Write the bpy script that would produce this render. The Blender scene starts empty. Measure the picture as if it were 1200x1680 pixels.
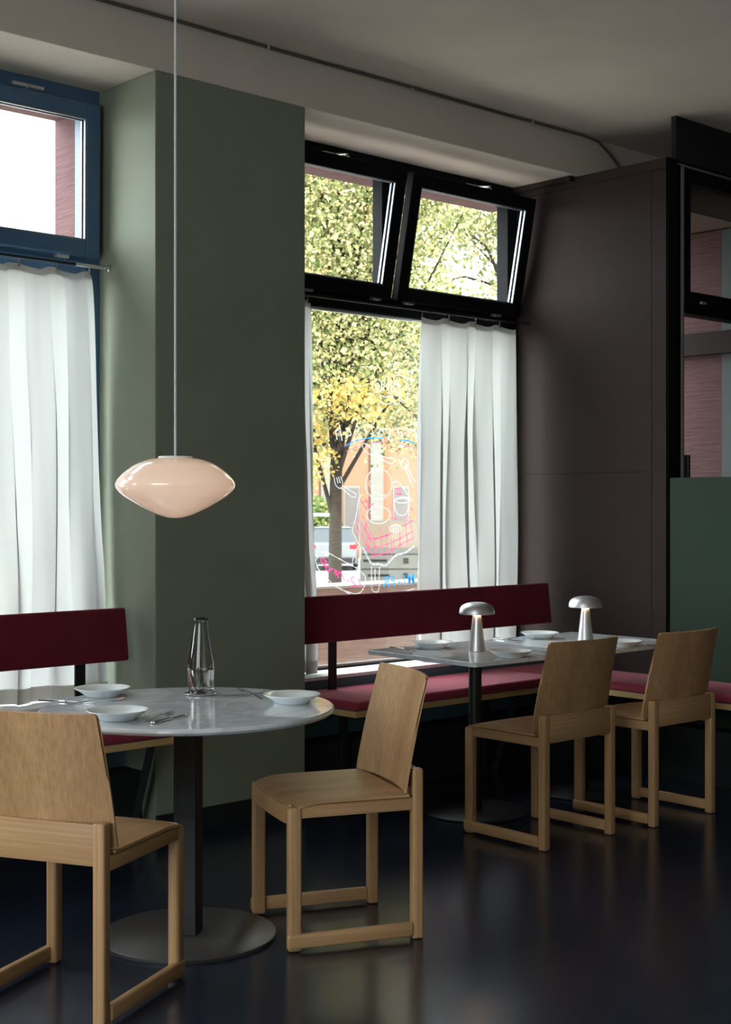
import bpy, bmesh, math, random
import numpy as np
from mathutils import Vector, Matrix
R = math.radians
random.seed(7)
SC = bpy.context.scene
COL = SC.collection

# ------------------------------------------------------------ camera
CAM_H = 1.40
F_PX, HZ = 2290.0, 827.0
YAW = math.atan2(2490, 2290)                 # view direction, measured from the window wall (+X)
VX, VY = math.cos(YAW), math.sin(YAW)
cd = bpy.data.cameras.new('camera'); cam = bpy.data.objects.new('camera', cd); COL.objects.link(cam)
cam.location = (0, 0, CAM_H)
cam.rotation_euler = (R(90), 0, YAW - R(90))
cd.sensor_fit = 'VERTICAL'; cd.sensor_height = 36; cd.lens = 36 * F_PX / 1680
cd.shift_y = -(840 - HZ) / 1680
cd.clip_end = 300
cd.dof.use_dof = True; cd.dof.focus_distance = 5.0; cd.dof.aperture_fstop = 9.0
SC.camera = cam

def ray(px, py):
    r = (px - 600) / F_PX; u = (HZ - py) / F_PX
    return (VX + VY * r, VY - VX * r, u)
def on_y(px, py, y):
    d = ray(px, py); t = y / d[1]; return Vector((t * d[0], y, CAM_H + t * d[2]))
def on_z(px, py, z):
    d = ray(px, py); t = (z - CAM_H) / d[2]; return Vector((t * d[0], t * d[1], z))
def at(px, py, dep):
    d = ray(px, py); return Vector((dep * d[0], dep * d[1], CAM_H + dep * d[2]))

# ------------------------------------------------------------ world, sun, exposure
SKY_BASE, SKY_GLOW = 2.0, 7.0
w = bpy.data.worlds.new('sky'); SC.world = w; w.use_nodes = True
bg = w.node_tree.nodes['Background']
wn_t = w.node_tree
tc = wn_t.nodes.new('ShaderNodeTexCoord')             # hazy bright side of an overcast sky, to the left beyond the windows
dt = wn_t.nodes.new('ShaderNodeVectorMath'); dt.operation = 'DOT_PRODUCT'; dt.inputs[1].default_value = Vector((-.72, .58, .40)).normalized()
wn_t.links.new(tc.outputs['Generated'], dt.inputs[0])
mxm = wn_t.nodes.new('ShaderNodeMath'); mxm.operation = 'MAXIMUM'; mxm.inputs[1].default_value = 0; wn_t.links.new(dt.outputs['Value'], mxm.inputs[0])
pwm = wn_t.nodes.new('ShaderNodeMath'); pwm.operation = 'POWER'; pwm.inputs[1].default_value = 3; wn_t.links.new(mxm.outputs[0], pwm.inputs[0])
mam = wn_t.nodes.new('ShaderNodeMath'); mam.operation = 'MULTIPLY_ADD'; mam.inputs[1].default_value = SKY_GLOW; mam.inputs[2].default_value = SKY_BASE
wn_t.links.new(pwm.outputs[0], mam.inputs[0]); wn_t.links.new(mam.outputs[0], bg.inputs['Strength'])
bg.inputs['Color'].default_value = (0.90, 0.96, 1.0, 1)
sl = bpy.data.lights.new('sun', 'SUN'); sl.energy = 8.0; sl.angle = R(3); sl.color = (1, .93, .78)
sun = bpy.data.objects.new('sun', sl); COL.objects.link(sun)
sun.rotation_euler = Vector((-0.25, -0.75, 0.9)).to_track_quat('Z', 'Y').to_euler()   # comes over the roof, lights the trees
SC.view_settings.view_transform = 'Standard'; SC.view_settings.look = 'None'
SC.view_settings.exposure = 1.05; SC.view_settings.gamma = 1.0
SC.view_settings.use_curve_mapping = False
SC.cycles.use_denoising = True
SC.cycles.max_bounces = 12; SC.cycles.diffuse_bounces = 5; SC.cycles.transparent_max_bounces = 16
SC.cycles.sample_clamp_indirect = 6.0
def portal(name, c, sx, sy, normal):
    l = bpy.data.lights.new(name, 'AREA'); l.shape = 'RECTANGLE'; l.size = sx; l.size_y = sy
    l.cycles.is_portal = True
    o = bpy.data.objects.new(name, l); COL.objects.link(o); o.location = c
    o.rotation_euler = Vector(normal).to_track_quat('-Z', 'Z').to_euler()
portal('daylight_portal', (5.12, 5.46, 1.9), 1.95, 2.7, (0, -1, 0))
portal('daylight_portal', (2.33, 5.46, 1.9), 1.95, 2.7, (0, -1, 0))
portal('daylight_portal', (-0.45, 5.46, 1.9), 1.95, 2.7, (0, -1, 0))
portal('daylight_portal', (-2.06, 1.1, 1.75), 3.4, 2.5, (1, 0, 0))

# ------------------------------------------------------------ materials
def new_mat(name):
    m = bpy.data.materials.new(name); m.use_nodes = True
    nt = m.node_tree; p = nt.nodes['Principled BSDF']; return m, nt, p
def ramp(nt, fac, stops):
    r = nt.nodes.new('ShaderNodeValToRGB'); nt.links.new(fac, r.inputs[0])
    e = r.color_ramp.elements
    while len(e) < len(stops): e.new(0.5)
    for k, (pos, c) in enumerate(stops): e[k].position = pos; e[k].color = (*c, 1)
    return r.outputs[0]
def noise(nt, scale, vec=None, detail=4, rough=.55):
    n = nt.nodes.new('ShaderNodeTexNoise'); n.inputs['Scale'].default_value = scale
    n.inputs['Detail'].default_value = detail; n.inputs['Roughness'].default_value = rough
    if vec: nt.links.new(vec, n.inputs['Vector'])
    return n.outputs['Fac']
def obj_vec(nt, sc=(1, 1, 1), rot=(0, 0, 0)):
    t = nt.nodes.new('ShaderNodeTexCoord'); m = nt.nodes.new('ShaderNodeMapping')
    nt.links.new(t.outputs['Object'], m.inputs['Vector']); m.inputs['Scale'].default_value = sc
    m.inputs['Rotation'].default_value = rot
    return m.outputs['Vector']
def bump(nt, p, h, strength, dist=.01):
    b = nt.nodes.new('ShaderNodeBump'); b.inputs['Strength'].default_value = strength
    b.inputs['Distance'].default_value = dist
    nt.links.new(h, b.inputs['Height']); nt.links.new(b.outputs['Normal'], p.inputs['Normal'])
def paint(name, c, rough=.8, var=.06, bscale=90, bstr=.15, spec=.3, scale=3):
    m, nt, p = new_mat(name)
    v = obj_vec(nt); n = noise(nt, scale, v, 5)
    col = ramp(nt, n, [(.3, [x * (1 - var) for x in c]), (.7, [x * (1 + var) for x in c])])
    nt.links.new(col, p.inputs['Base Color']); p.inputs['Roughness'].default_value = rough
    p.inputs['Specular IOR Level'].default_value = spec
    if bstr: bump(nt, p, noise(nt, bscale, v, 3), bstr, .002)
    return m
def metal(name, c, rough, aniso=False):
    m, nt, p = new_mat(name)
    p.inputs['Base Color'].default_value = (*c, 1); p.inputs['Metallic'].default_value = 1
    n = noise(nt, 60, obj_vec(nt, (1, 1, 12) if aniso else (1, 1, 1)), 3)
    r = nt.nodes.new('ShaderNodeMapRange'); nt.links.new(n, r.inputs[0])
    r.inputs[3].default_value = rough * .8; r.inputs[4].default_value = rough * 1.25
    nt.links.new(r.outputs[0], p.inputs['Roughness'])
    return m
def wood(name, axis, a=(.53, .325, .16), b=(.34, .185, .08), rough=.42):
    m, nt, p = new_mat(name)
    s = [120, 120, 120]; s[axis] = 1.5
    v = obj_vec(nt, tuple(s)); n1 = noise(nt, 1.0, v, 6, .6)
    s2 = [9, 9, 9]; s2[axis] = .6
    n2 = noise(nt, 1.0, obj_vec(nt, tuple(s2)), 4, .6)
    mx = nt.nodes.new('ShaderNodeMath'); mx.operation = 'ADD'
    mm = nt.nodes.new('ShaderNodeMath'); mm.operation = 'MULTIPLY'; mm.inputs[1].default_value = .5
    nt.links.new(n1, mx.inputs[0]); nt.links.new(n2, mx.inputs[1]); nt.links.new(mx.outputs[0], mm.inputs[0])
    col = ramp(nt, mm.outputs[0], [(.34, b), (.5, [(x + y) / 2 for x, y in zip(a, b)]), (.62, a)])
    nt.links.new(col, p.inputs['Base Color']); p.inputs['Roughness'].default_value = rough
    p.inputs['Specular IOR Level'].default_value = .35
    bump(nt, p, n1, .12, .001)
    return m
def fabric(name, c, rough=.85):
    m, nt, p = new_mat(name)
    v = obj_vec(nt, (1, 1, 1)); n = noise(nt, 500, v, 2); n2 = noise(nt, 6, v, 3)
    col = ramp(nt, n2, [(.3, [x * .9 for x in c]), (.7, [x * 1.1 for x in c])])
    nt.links.new(col, p.inputs['Base Color']); p.inputs['Roughness'].default_value = rough
    p.inputs['Sheen Weight'].default_value = .25; p.inputs['Sheen Roughness'].default_value = .4
    p.inputs['Sheen Tint'].default_value = (1, .6, .65, 1); p.inputs['Specular IOR Level'].default_value = .2
    bump(nt, p, n, .25, .001)
    return m
def window_glass(name, refl=1.0):
    m = bpy.data.materials.new(name); m.use_nodes = True; nt = m.node_tree; nt.nodes.clear()
    o = nt.nodes.new('ShaderNodeOutputMaterial'); mx = nt.nodes.new('ShaderNodeMixShader')
    t = nt.nodes.new('ShaderNodeBsdfTransparent'); g = nt.nodes.new('ShaderNodeBsdfGlossy')
    t.inputs[0].default_value = (.95, .97, .96, 1); g.inputs['Roughness'].default_value = .01
    lw = nt.nodes.new('ShaderNodeLayerWeight'); lw.inputs[0].default_value = .5
    pw = nt.nodes.new('ShaderNodeMath'); pw.operation = 'POWER'; pw.inputs[1].default_value = 4.0; nt.links.new(lw.outputs['Facing'], pw.inputs[0])
    f = nt.nodes.new('ShaderNodeMath'); f.operation = 'MULTIPLY_ADD'; f.inputs[1].default_value = .8; f.inputs[2].default_value = .03
    nt.links.new(pw.outputs[0], f.inputs[0]); nt.links.new(f.outputs[0], mx.inputs[0]); nt.links.new(t.outputs[0], mx.inputs[1])
    nt.links.new(g.outputs[0], mx.inputs[2]); nt.links.new(mx.outputs[0], o.inputs[0]); return m
def cloth_mat(name, c, transl=.5, clear=.06):
    m = bpy.data.materials.new(name); m.use_nodes = True; nt = m.node_tree; nt.nodes.clear()
    o = nt.nodes.new('ShaderNodeOutputMaterial')
    d = nt.nodes.new('ShaderNodeBsdfDiffuse'); t = nt.nodes.new('ShaderNodeBsdfTranslucent'); tr = nt.nodes.new('ShaderNodeBsdfTransparent')
    v = obj_vec(nt, (400, 400, 400)); n = noise(nt, 1, v, 2)
    col = ramp(nt, n, [(.3, [x * .93 for x in c]), (.7, c)])
    nt.links.new(col, d.inputs[0]); nt.links.new(col, t.inputs[0])
    a = nt.nodes.new('ShaderNodeMixShader'); a.inputs[0].default_value = transl
    b = nt.nodes.new('ShaderNodeMixShader'); b.inputs[0].default_value = clear
    nt.links.new(d.outputs[0], a.inputs[1]); nt.links.new(t.outputs[0], a.inputs[2])
    nt.links.new(a.outputs[0], b.inputs[1]); nt.links.new(tr.outputs[0], b.inputs[2]); nt.links.new(b.outputs[0], o.inputs[0])
    return m
def leaf_mat(name, stops):
    m = bpy.data.materials.new(name); m.use_nodes = True; nt = m.node_tree; nt.nodes.clear()
    o = nt.nodes.new('ShaderNodeOutputMaterial')
    g = nt.nodes.new('ShaderNodeNewGeometry')
    col = ramp(nt, g.outputs['Random Per Island'], stops)
    d = nt.nodes.new('ShaderNodeBsdfDiffuse'); t = nt.nodes.new('ShaderNodeBsdfTranslucent')
    nt.links.new(col, d.inputs[0]); nt.links.new(col, t.inputs[0])
    a = nt.nodes.new('ShaderNodeMixShader'); a.inputs[0].default_value = .45
    nt.links.new(d.outputs[0], a.inputs[1]); nt.links.new(t.outputs[0], a.inputs[2]); nt.links.new(a.outputs[0], o.inputs[0])
    return m
def plaster(name, c):
    m, nt, p = new_mat(name)
    v = obj_vec(nt, (6, 6, 60)); n = noise(nt, 1.0, v, 5, .65)
    col = ramp(nt, n, [(.3, [x * .8 for x in c]), (.7, [x * 1.12 for x in c])])
    nt.links.new(col, p.inputs['Base Color']); p.inputs['Roughness'].default_value = .95
    bump(nt, p, n, .8, .02)
    return m

M = {}
M['green_wall'] = paint('olive_grey_wall_paint', (.20, .22, .165), .75, .05, 140, .25)
M['ceiling'] = paint('warm_grey_ceiling_paint', (.60, .53, .455), .85, .04, 60, .25)
M['brown'] = paint('dark_brown_panel_lacquer', (.034, .024, .022), .75, .05, 60, .05, .10)
M['green_panel'] = paint('dark_green_panel_lacquer', (.024, .042, .030), .7, .04, 60, .05, .15)
M['dark_wall'] = paint('near_black_paint', (.012, .013, .014), .6, .1, 60, .1)
M['sill_front'] = paint('dark_petrol_paint', (.08, .15, .19), .5, .06, 60, .05)
M['sill'] = paint('light_grey_sill', (.78, .80, .82), .45, .04, 60, .05)
M['black_frame'] = paint('black_frame_paint', (.006, .006, .007), .6, .1, 60, .03, .08)
M['glare_blue_frame'] = paint('glare_tinted_frame_paint', (.05, .11, .20), .45, .1, 60, .03, .5)  # blue veiling glare from the bright window, put into the frame's base colour
M['black_steel'] = paint('black_powder_steel', (.010, .010, .011), .45, .1, 200, .05, .4)
M['spacer'] = metal('bright_glazing_bead', (.32, .34, .37), .45)
M['alu'] = metal('brushed_aluminium', (.72, .72, .74), .42, True)
M['steel'] = metal('polished_steel', (.75, .75, .76), .16)
M['base'] = paint('brown_grey_steel_base', (.055, .048, .048), .38, .08, 200, .05, .5)
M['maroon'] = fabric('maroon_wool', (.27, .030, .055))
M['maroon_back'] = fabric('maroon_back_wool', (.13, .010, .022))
M['ply'] = wood('bench_plywood_edge', 0, (.52, .36, .17), (.42, .28, .12))
M['oak_x'] = wood('oak_grain_across', 0); M['oak_y'] = wood('oak_grain_deep', 1); M['oak_z'] = wood('oak_grain_upright', 2)
M['plate'] = paint('glazed_porcelain', (.80, .86, .88), .12, .01, 20, 0, .6)
M['white'] = paint('white_enamel', (.72, .72, .70), .4, .02, 20, 0)
M['cord'] = paint('pale_grey_cord', (.62, .66, .68), .6, .02, 20, 0)
M['curtain'] = cloth_mat('white_curtain_cloth', (.60, .605, .59), .31, .012)
M['hem'] = cloth_mat('curtain_hem_cloth', (.54, .50, .42), .27, .0)
M['glass'] = window_glass('window_glass')
M['pink'] = plaster('pink_exterior_plaster', (.13, .060, .062))
M['tan'] = plaster('tan_parapet_boards', (.50, .33, .25))
M['mark_white'] = cloth_mat('white_window_paint', (.62, .64, .66), .5, .22)
M['mark_red'] = cloth_mat('pink_window_paint', (.90, .06, .25), .6, .12)
M['mark_blue'] = cloth_mat('blue_window_paint', (.02, .25, .62), .6, .12)
M['bark'] = plaster('tree_bark', (.024, .018, .014))
M['cable'] = paint('painted_cable', (.10, .09, .08), .6, .03, 20, 0)
M['asphalt'] = paint('asphalt', (.22, .22, .22), .9, .15, 40, .3)
M['pavement'] = paint('pale_pavement', (.45, .43, .40), .9, .1, 30, .3)

m, nt, p = new_mat('white_grey_marble'); M['marble'] = m
v = obj_vec(nt, (1, 1, 1))
n = nt.nodes.new('ShaderNodeTexNoise'); n.inputs['Scale'].default_value = 3.5; n.inputs['Detail'].default_value = 9
n.inputs['Distortion'].default_value = 1.6; nt.links.new(v, n.inputs['Vector'])
c1 = ramp(nt, n.outputs['Fac'], [(.34, (.66, .70, .74)), (.47, (.54, .58, .62)), (.51, (.68, .72, .76)), (.75, (.76, .79, .83))])
nt.links.new(c1, p.inputs['Base Color']); p.inputs['Roughness'].default_value = .09; p.inputs['Specular IOR Level'].default_value = .6
m, nt, p = new_mat('polished_dark_floor'); M['floor'] = m
v = obj_vec(nt, (1, 1, 1)); nn = noise(nt, 35, v, 6, .7); n3 = noise(nt, 1.2, v, 3)
c1 = ramp(nt, nn, [(.3, (.007, .010, .020)), (.7, (.020, .027, .050))])
nt.links.new(c1, p.inputs['Base Color'])
mr = nt.nodes.new('ShaderNodeMapRange'); nt.links.new(n3, mr.inputs[0]); mr.inputs[3].default_value = .15; mr.inputs[4].default_value = .25
nt.links.new(mr.outputs[0], p.inputs['Roughness']); p.inputs['Specular IOR Level'].default_value = .6; p.inputs['Specular Tint'].default_value = (.75, .85, 1, 1)
bump(nt, p, nn, .3, .001)
m, nt, p = new_mat('clear_carafe_glass'); M['clear'] = m
p.inputs['Transmission Weight'].default_value = 1; p.inputs['Roughness'].default_value = .0; p.inputs['IOR'].default_value = 1.45
m, nt, p = new_mat('still_water'); M['water'] = m
p.inputs['Transmission Weight'].default_value = 1; p.inputs['Roughness'].default_value = .0; p.inputs['IOR'].default_value = 1.33
m, nt, p = new_mat('opal_lit_glass'); M['opal'] = m
p.inputs['Base Color'].default_value = (.42, .38, .34, 1); p.inputs['Roughness'].default_value = .18
p.inputs['Emission Color'].default_value = (1, .66, .46, 1); p.inputs['Emission Strength'].default_value = .27
p.inputs['Coat Weight'].default_value = 1; p.inputs['Coat Roughness'].default_value = .04
m, nt, p = new_mat('warm_led'); M['led'] = m
p.inputs['Emission Color'].default_value = (1, .62, .32, 1); p.inputs['Emission Strength'].default_value = 12

# ------------------------------------------------------------ mesh helpers
def box(bm, x0, x1, y0, y1, z0, z1, bev=0, seg=2, mat=None):
    r = bmesh.ops.create_cube(bm, size=1)
    vs = r['verts']
    for vv in vs:
        vv.co = Vector(((x0 + x1) / 2 + vv.co.x * (x1 - x0), (y0 + y1) / 2 + vv.co.y * (y1 - y0), (z0 + z1) / 2 + vv.co.z * (z1 - z0)))
    if mat: bmesh.ops.transform(bm, matrix=mat, verts=vs)
    if bev:
        es = list({e for vv in vs for e in vv.link_edges})
        bmesh.ops.bevel(bm, geom=es, offset=bev, segments=seg, profile=.5, affect='EDGES')
    return bm
def bxm(*a, **k):
    bm = bmesh.new(); box(bm, *a, **k); return bm
def lathe(prof, n=48, cap=False):
    bm = bmesh.new(); rings = []
    for (r, z) in prof:
        if r < 1e-5: rings.append([bm.verts.new((0, 0, z))])
        else: rings.append([bm.verts.new((r * math.cos(2 * math.pi * k / n), r * math.sin(2 * math.pi * k / n), z)) for k in range(n)])
    for a, b in zip(rings, rings[1:]):
        for k in range(n):
            k2 = (k + 1) % n
            if len(a) == 1 and len(b) == 1: continue
            if len(a) == 1: bm.faces.new((a[0], b[k2], b[k]))
            elif len(b) == 1: bm.faces.new((a[k], a[k2], b[0]))
            else: bm.faces.new((a[k], a[k2], b[k2], b[k]))
    bmesh.ops.recalc_face_normals(bm, faces=bm.faces)
    return bm
def tube(bm, pts, r, n=8, closed_ends=True):
    pts = [Vector(q) for q in pts]; rings = []
    rr = r if isinstance(r, (list, tuple)) else [r] * len(pts)
    up = Vector((0, 0, 1))
    for i, q in enumerate(pts):
        t = (pts[min(i + 1, len(pts) - 1)] - pts[max(i - 1, 0)]).normalized()
        a = t.cross(up)
        if a.length < .05: a = t.cross(Vector((1, 0, 0)))
        a.normalize(); b = t.cross(a)
        rings.append([bm.verts.new(q + rr[i] * (a * math.cos(2 * math.pi * k / n) + b * math.sin(2 * math.pi * k / n))) for k in range(n)])
    for A, B in zip(rings, rings[1:]):
        for k in range(n): bm.faces.new((A[k], A[(k + 1) % n], B[(k + 1) % n], B[k]))
    if closed_ends:
        bm.faces.new(rings[0][::-1]); bm.faces.new(rings[-1])
    return bm
def slab(fn, nu, nv, thick):
    """closed curved board: fn(u,v) gives the face; thickness goes along the local normal"""
    bm = bmesh.new(); e = 1e-3; A = []; B = []
    for j in range(nv + 1):
        ra = []; rb = []
        for i in range(nu + 1):
            u = i / nu; v = j / nv
            q = Vector(fn(u, v)); u1 = min(u + e, 1); u0 = max(u - e, 0); v1 = min(v + e, 1); v0 = max(v - e, 0)
            nrm = (Vector(fn(u1, v)) - Vector(fn(u0, v))).cross(Vector(fn(u, v1)) - Vector(fn(u, v0)))
            nrm.normalize()
            ra.append(bm.verts.new(q)); rb.append(bm.verts.new(q - nrm * thick))
        A.append(ra); B.append(rb)
    for j in range(nv):
        for i in range(nu):
            bm.faces.new((A[j][i], A[j][i + 1], A[j + 1][i + 1], A[j + 1][i]))
            bm.faces.new((B[j][i], B[j + 1][i], B[j + 1][i + 1], B[j][i + 1]))
    for i in range(nu):
        bm.faces.new((A[0][i + 1], A[0][i], B[0][i], B[0][i + 1])); bm.faces.new((A[nv][i], A[nv][i + 1], B[nv][i + 1], B[nv][i]))
    for j in range(nv):
        bm.faces.new((A[j][0], A[j + 1][0], B[j + 1][0], B[j][0])); bm.faces.new((A[j + 1][nu], A[j][nu], B[j][nu], B[j + 1][nu]))
    bmesh.ops.recalc_face_normals(bm, faces=bm.faces)
    return bm
def obj(name, bm, mat, parent=None, smooth=False, loc=None, kind=None):
    me = bpy.data.meshes.new(name); bm.to_mesh(me); bm.free()
    me.materials.append(M[mat] if isinstance(mat, str) else mat)
    o = bpy.data.objects.new(name, me); COL.objects.link(o)
    if smooth:
        for pl in me.polygons: pl.use_smooth = True
        if smooth != 'all':
            try: me.set_sharp_from_angle(angle=R(35))
            except Exception: pass
    if parent: o.parent = parent
    if loc: o.location = loc
    if kind: o['kind'] = kind
    return o
def struct(name, bm, mat, parent=None, **k):
    return obj(name, bm, mat, parent, kind=None if parent else 'structure', **k)
def thing(name, label, cat, loc=(0, 0, 0), rz=0, group=None, kind=None):
    o = bpy.data.objects.new(name, None); COL.objects.link(o); o.location = loc; o.rotation_euler = (0, 0, rz)
    o.empty_display_size = .1
    if kind: o['kind'] = kind
    if label: o['label'] = label
    if cat: o['category'] = cat
    if group: o['group'] = group
    return o
def tag(o, label, cat, group=None):
    o['label'] = label; o['category'] = cat
    if group: o['group'] = group
    return o
def dup(root, loc, rz, label, group=None):
    r = root.copy(); COL.objects.link(r); r.location = loc; r.rotation_euler = (0, 0, rz); r['label'] = label
    if group: r['group'] = group
    for ch in list(root.children):
        c = ch.copy(); COL.objects.link(c); c.parent = r
        for g in ch.children:
            d = g.copy(); COL.objects.link(d); d.parent = c
    return r

# ------------------------------------------------------------ room shell
Y_IN, Y_WIN, Y_OUT = 4.90, 5.36, 5.72
Z_SOF, Z_CEIL = 3.22, 3.45
struct('floor', bxm(-2, 9, -3, 5.2, -.15, 0), 'floor')
struct('ceiling', bxm(-2.1, 9.1, -3.1, 5.72, Z_CEIL, Z_CEIL + .2), 'ceiling')
struct('trim_1', bxm(-2, 9, Y_IN, 5.42, Z_SOF, Z_CEIL, .004), 'ceiling')['label'] = 'warm grey downstand beam above the windows'
wf = thing('wall_front', None, None, kind='structure')
PIERS = [(3.31, 4.13), (0.53, 1.36), (-2.1, -1.42)]
for a, b in PIERS: obj('pier', bxm(a, b, Y_IN, 5.42, 0, Z_SOF - .001, .004), 'green_wall', wf)
BAYS = [(1.36, 3.31), (4.13, 6.10), (-1.42, 0.53)]
for a, b in BAYS:
    obj('parapet', bxm(a, b, 5.14, 5.42, 0, .545), 'sill_front', wf)
    obj('window_sill', bxm(a, b, 5.135, 5.36, .545, .562, .002), 'sill', wf)
for a, b in PIERS: struct('baseboard_front', bxm(a, b, Y_IN - .014, Y_IN - .0005, 0, .094), 'dark_wall')
for a, b in BAYS: struct('baseboard_window', bxm(a, b, 5.0, 5.139, 0, .27), 'dark_wall')
# outside skin of the same wall
wo = thing('wall_exterior', None, None, kind='structure')
obj('lintel', bxm(-2.2, 6.3, 5.42, Y_OUT, 3.17, 4.4), 'pink', wo)
for a, b in PIERS: obj('pier', bxm(a, b, 5.42, Y_OUT, -1, 3.17), 'pink', wo)
for a, b in BAYS: obj('plinth', bxm(a, b, 5.42, Y_OUT, -1, .50), 'pink', wo)
obj('roof_slab', bxm(-2.4, 9.3, -3.4, Y_OUT, Z_CEIL + .2, Z_CEIL + .5), 'dark_wall', wo)
# closed sides behind the camera
struct('wall_back', bxm(-2.1, 9, -3.2, -3, 0, Z_CEIL), 'green_wall')
struct('wall_right', bxm(9, 9.2, -3, 5.4, 0, Z_CEIL), 'brown')
wl = thing('wall_left', None, None, kind='structure')
obj('wall_piece', bxm(-2.2, -2, -3.2, -.6, 0, Z_CEIL), 'green_wall', wl)
obj('wall_piece', bxm(-2.2, -2, 2.8, 5.4, 0, Z_CEIL), 'green_wall', wl)
obj('wall_piece', bxm(-2.2, -2, -.6, 2.8, 0, .5), 'green_wall', wl)
obj('wall_piece', bxm(-2.2, -2, -.6, 2.8, 3.0, Z_CEIL), 'green_wall', wl)

# brown wing wall to the right of window_2
wb = thing('wall_wing', None, None, kind='structure')
obj('core', bxm(6.112, 6.19, 4.31, 5.42, 0, 3.215), 'dark_wall', wb)
obj('panel', bxm(6.1, 6.111, 4.402, 5.42, 1.571, 3.158), 'brown', wb)
obj('panel', bxm(6.1, 6.111, 4.402, 5.42, 0, 1.569), 'brown', wb)
obj('edge_panel', bxm(6.1, 6.111, 4.30, 4.3985, 0, 3.158), 'brown', wb)
obj('edge_panel', bxm(6.1, 6.19, 4.298, 4.309, 0, 3.215), 'black_frame', wb)
obj('top_panel', bxm(6.1, 6.111, 4.30, 5.42, 3.161, 3.215), 'brown', wb)
struct('trim_2', bxm(6.06, 6.1, 4.92, 5.36, 3.19, 3.218), 'brown')
gp = struct('wall_partition', bxm(6.10, 6.15, .8, 4.285, .0, 1.537, .002), 'green_panel')
struct('baseboard_right', bxm(5.98, 6.099, .8, 5.0, 0, .27), 'dark_wall')
# stepped wall to the right with window_3
wr = thing('wall_step', None, None, kind='structure')
obj('wall_piece', bxm(6.19, 9, 4.31, 4.34, 3.215, Z_CEIL), 'dark_wall', wr)
obj('wall_piece', bxm(7.12, 9, 4.31, 4.48, 0, 3.215), 'dark_wall', wr)
obj('wall_piece', bxm(6.19, 7.12, 4.31, 4.48, 0, .55), 'dark_wall', wr)
# outside niche seen through window_3
wn = thing('wall_niche', None, None, kind='structure')
obj('plaster_reveal', bxm(7.0, 7.6, 4.56, 5.9, -1, 2.99), 'pink', wn)
obj('grey_reveal', bxm(7.0, 7.6, 4.485, 4.559, -1, 2.99), paint('grey_reveal_paint', (.10, .11, .11)), wn)
obj('soffit', bxm(6.2, 9.2, 4.425, 5.42, 3.0, 3.21), paint('grey_pink_soffit', (.15, .105, .09)), wn)
obj('rail', bxm(6.95, 6.999, 4.40, 5.9, 2.27, 2.40, .003), 'brown', wn)

# ------------------------------------------------------------ windows
def frame_ring(bm, x0, x1, z0, z1, y0, y1, wd, wt=None, bev=.004):
    wt = wt or wd
    box(bm, x0, x0 + wd, y0, y1, z0, z1, bev); box(bm, x1 - wd, x1, y0, y1, z0, z1, bev)
    box(bm, x0 + wd, x1 - wd, y0, y1, z0, z0 + wt, bev); box(bm, x0 + wd, x1 - wd, y0, y1, z1 - wt, z1, bev)
    return bm
def sash(parent, x0, x1, z0, z1, y, tilt, fm, stile=.068):
    """bottom-hung casement: pivot along its bottom inner edge"""
    h = z1 - z0
    s = bpy.data.objects.new('sash', None); COL.objects.link(s)
    bm = bmesh.new(); frame_ring(bm, x0, x1, 0, h, -.05, .0, stile)
    s2 = obj('sash', bm, fm, parent); bpy.data.objects.remove(s)
    s2.location = (0, y, z0); s2.rotation_euler = (tilt, 0, 0)
    bm = bmesh.new(); frame_ring(bm, x0 + stile, x1 - stile, stile, h - stile, -.022, -.010, .010, bev=.001)
    frame_ring(bm, x0 + stile, x1 - stile, stile, h - stile, -.046, -.034, .007, bev=.001)
    obj('glazing_bead', bm, 'spacer', s2)
    obj('glass_pane', bxm(x0 + stile, x1 - stile, -.030, -.026, stile, h - stile), 'glass', s2)
    return s2
def build_window(n, X0, X1, fm, tilt, jr, mull):
    wn_ = thing('window_%d' % n, None, None, kind='structure')
    y0, y1 = 5.335, 5.42
    bm = bmesh.new()
    box(bm, X0, X0 + .06, y0, y1, .562, Z_SOF, .003); box(bm, X1 - jr, X1, y0, y1, .562, Z_SOF, .003)
    box(bm, X0 + .06, X1 - jr, y0, y1, 3.125, Z_SOF, .003)
    box(bm, X0 + .06, X1 - jr, y0, y1, 2.395, 2.49, .003)
    box(bm, X0 + .06, X1 - jr, y0 - .012, y0 + .02, 2.43, 2.46, .003)
    box(bm, X0 + .06, X1 - jr, y0, y1, .562, .570, .002)
    box(bm, mull - .03, mull + .03, y0 + .01, y1, 2.49, 3.125, .003)
    obj('window_frame', bm, fm, wn_)
    bm = bmesh.new(); frame_ring(bm, X0 + .06, X1 - jr, .570, 2.395, 5.36, 5.372, .012, bev=.001)
    obj('glazing_bead', bm, 'white', wn_)
    gl = obj('glass_pane', bxm(X0 + .06, X1 - jr, 5.374, 5.380, .570, 2.395), 'glass', wn_)
    sash(wn_, X0 + .035, mull - .022, 2.478, 3.145, 5.333, tilt, fm)
    sash(wn_, mull + .022, X1 - jr + .045, 2.478, 3.145, 5.333, tilt, fm)
    bm = bmesh.new()
    for xx in ((X0 + mull) / 2 - .1, mull - .10, mull + .14, X1 - .20):
        box(bm, xx - .03, xx + .03, 5.305, 5.335, 2.462, 2.478, .002)
    obj('hinge_cap', bm, 'alu', wn_)
    for xx in ((X0 + mull) / 2 + .05, (X1 + mull) / 2 + .12):
        bm = bmesh.new()
        yt = 5.333 - .667 * math.sin(abs(tilt))
        tube(bm, [(xx, yt - .02, 3.145), (xx + .02, 5.30, 3.17)], .006, 6); box(bm, xx - .022, xx + .022, yt - .012, yt + .004, 3.118, 3.142, .003) if tilt > .1 else None
        box(bm, xx - .05, xx + .10, 5.315, 5.335, 3.165, 3.18, .002)
        obj('scissor_stay', bm, 'alu', wn_)
    return wn_, gl
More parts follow.
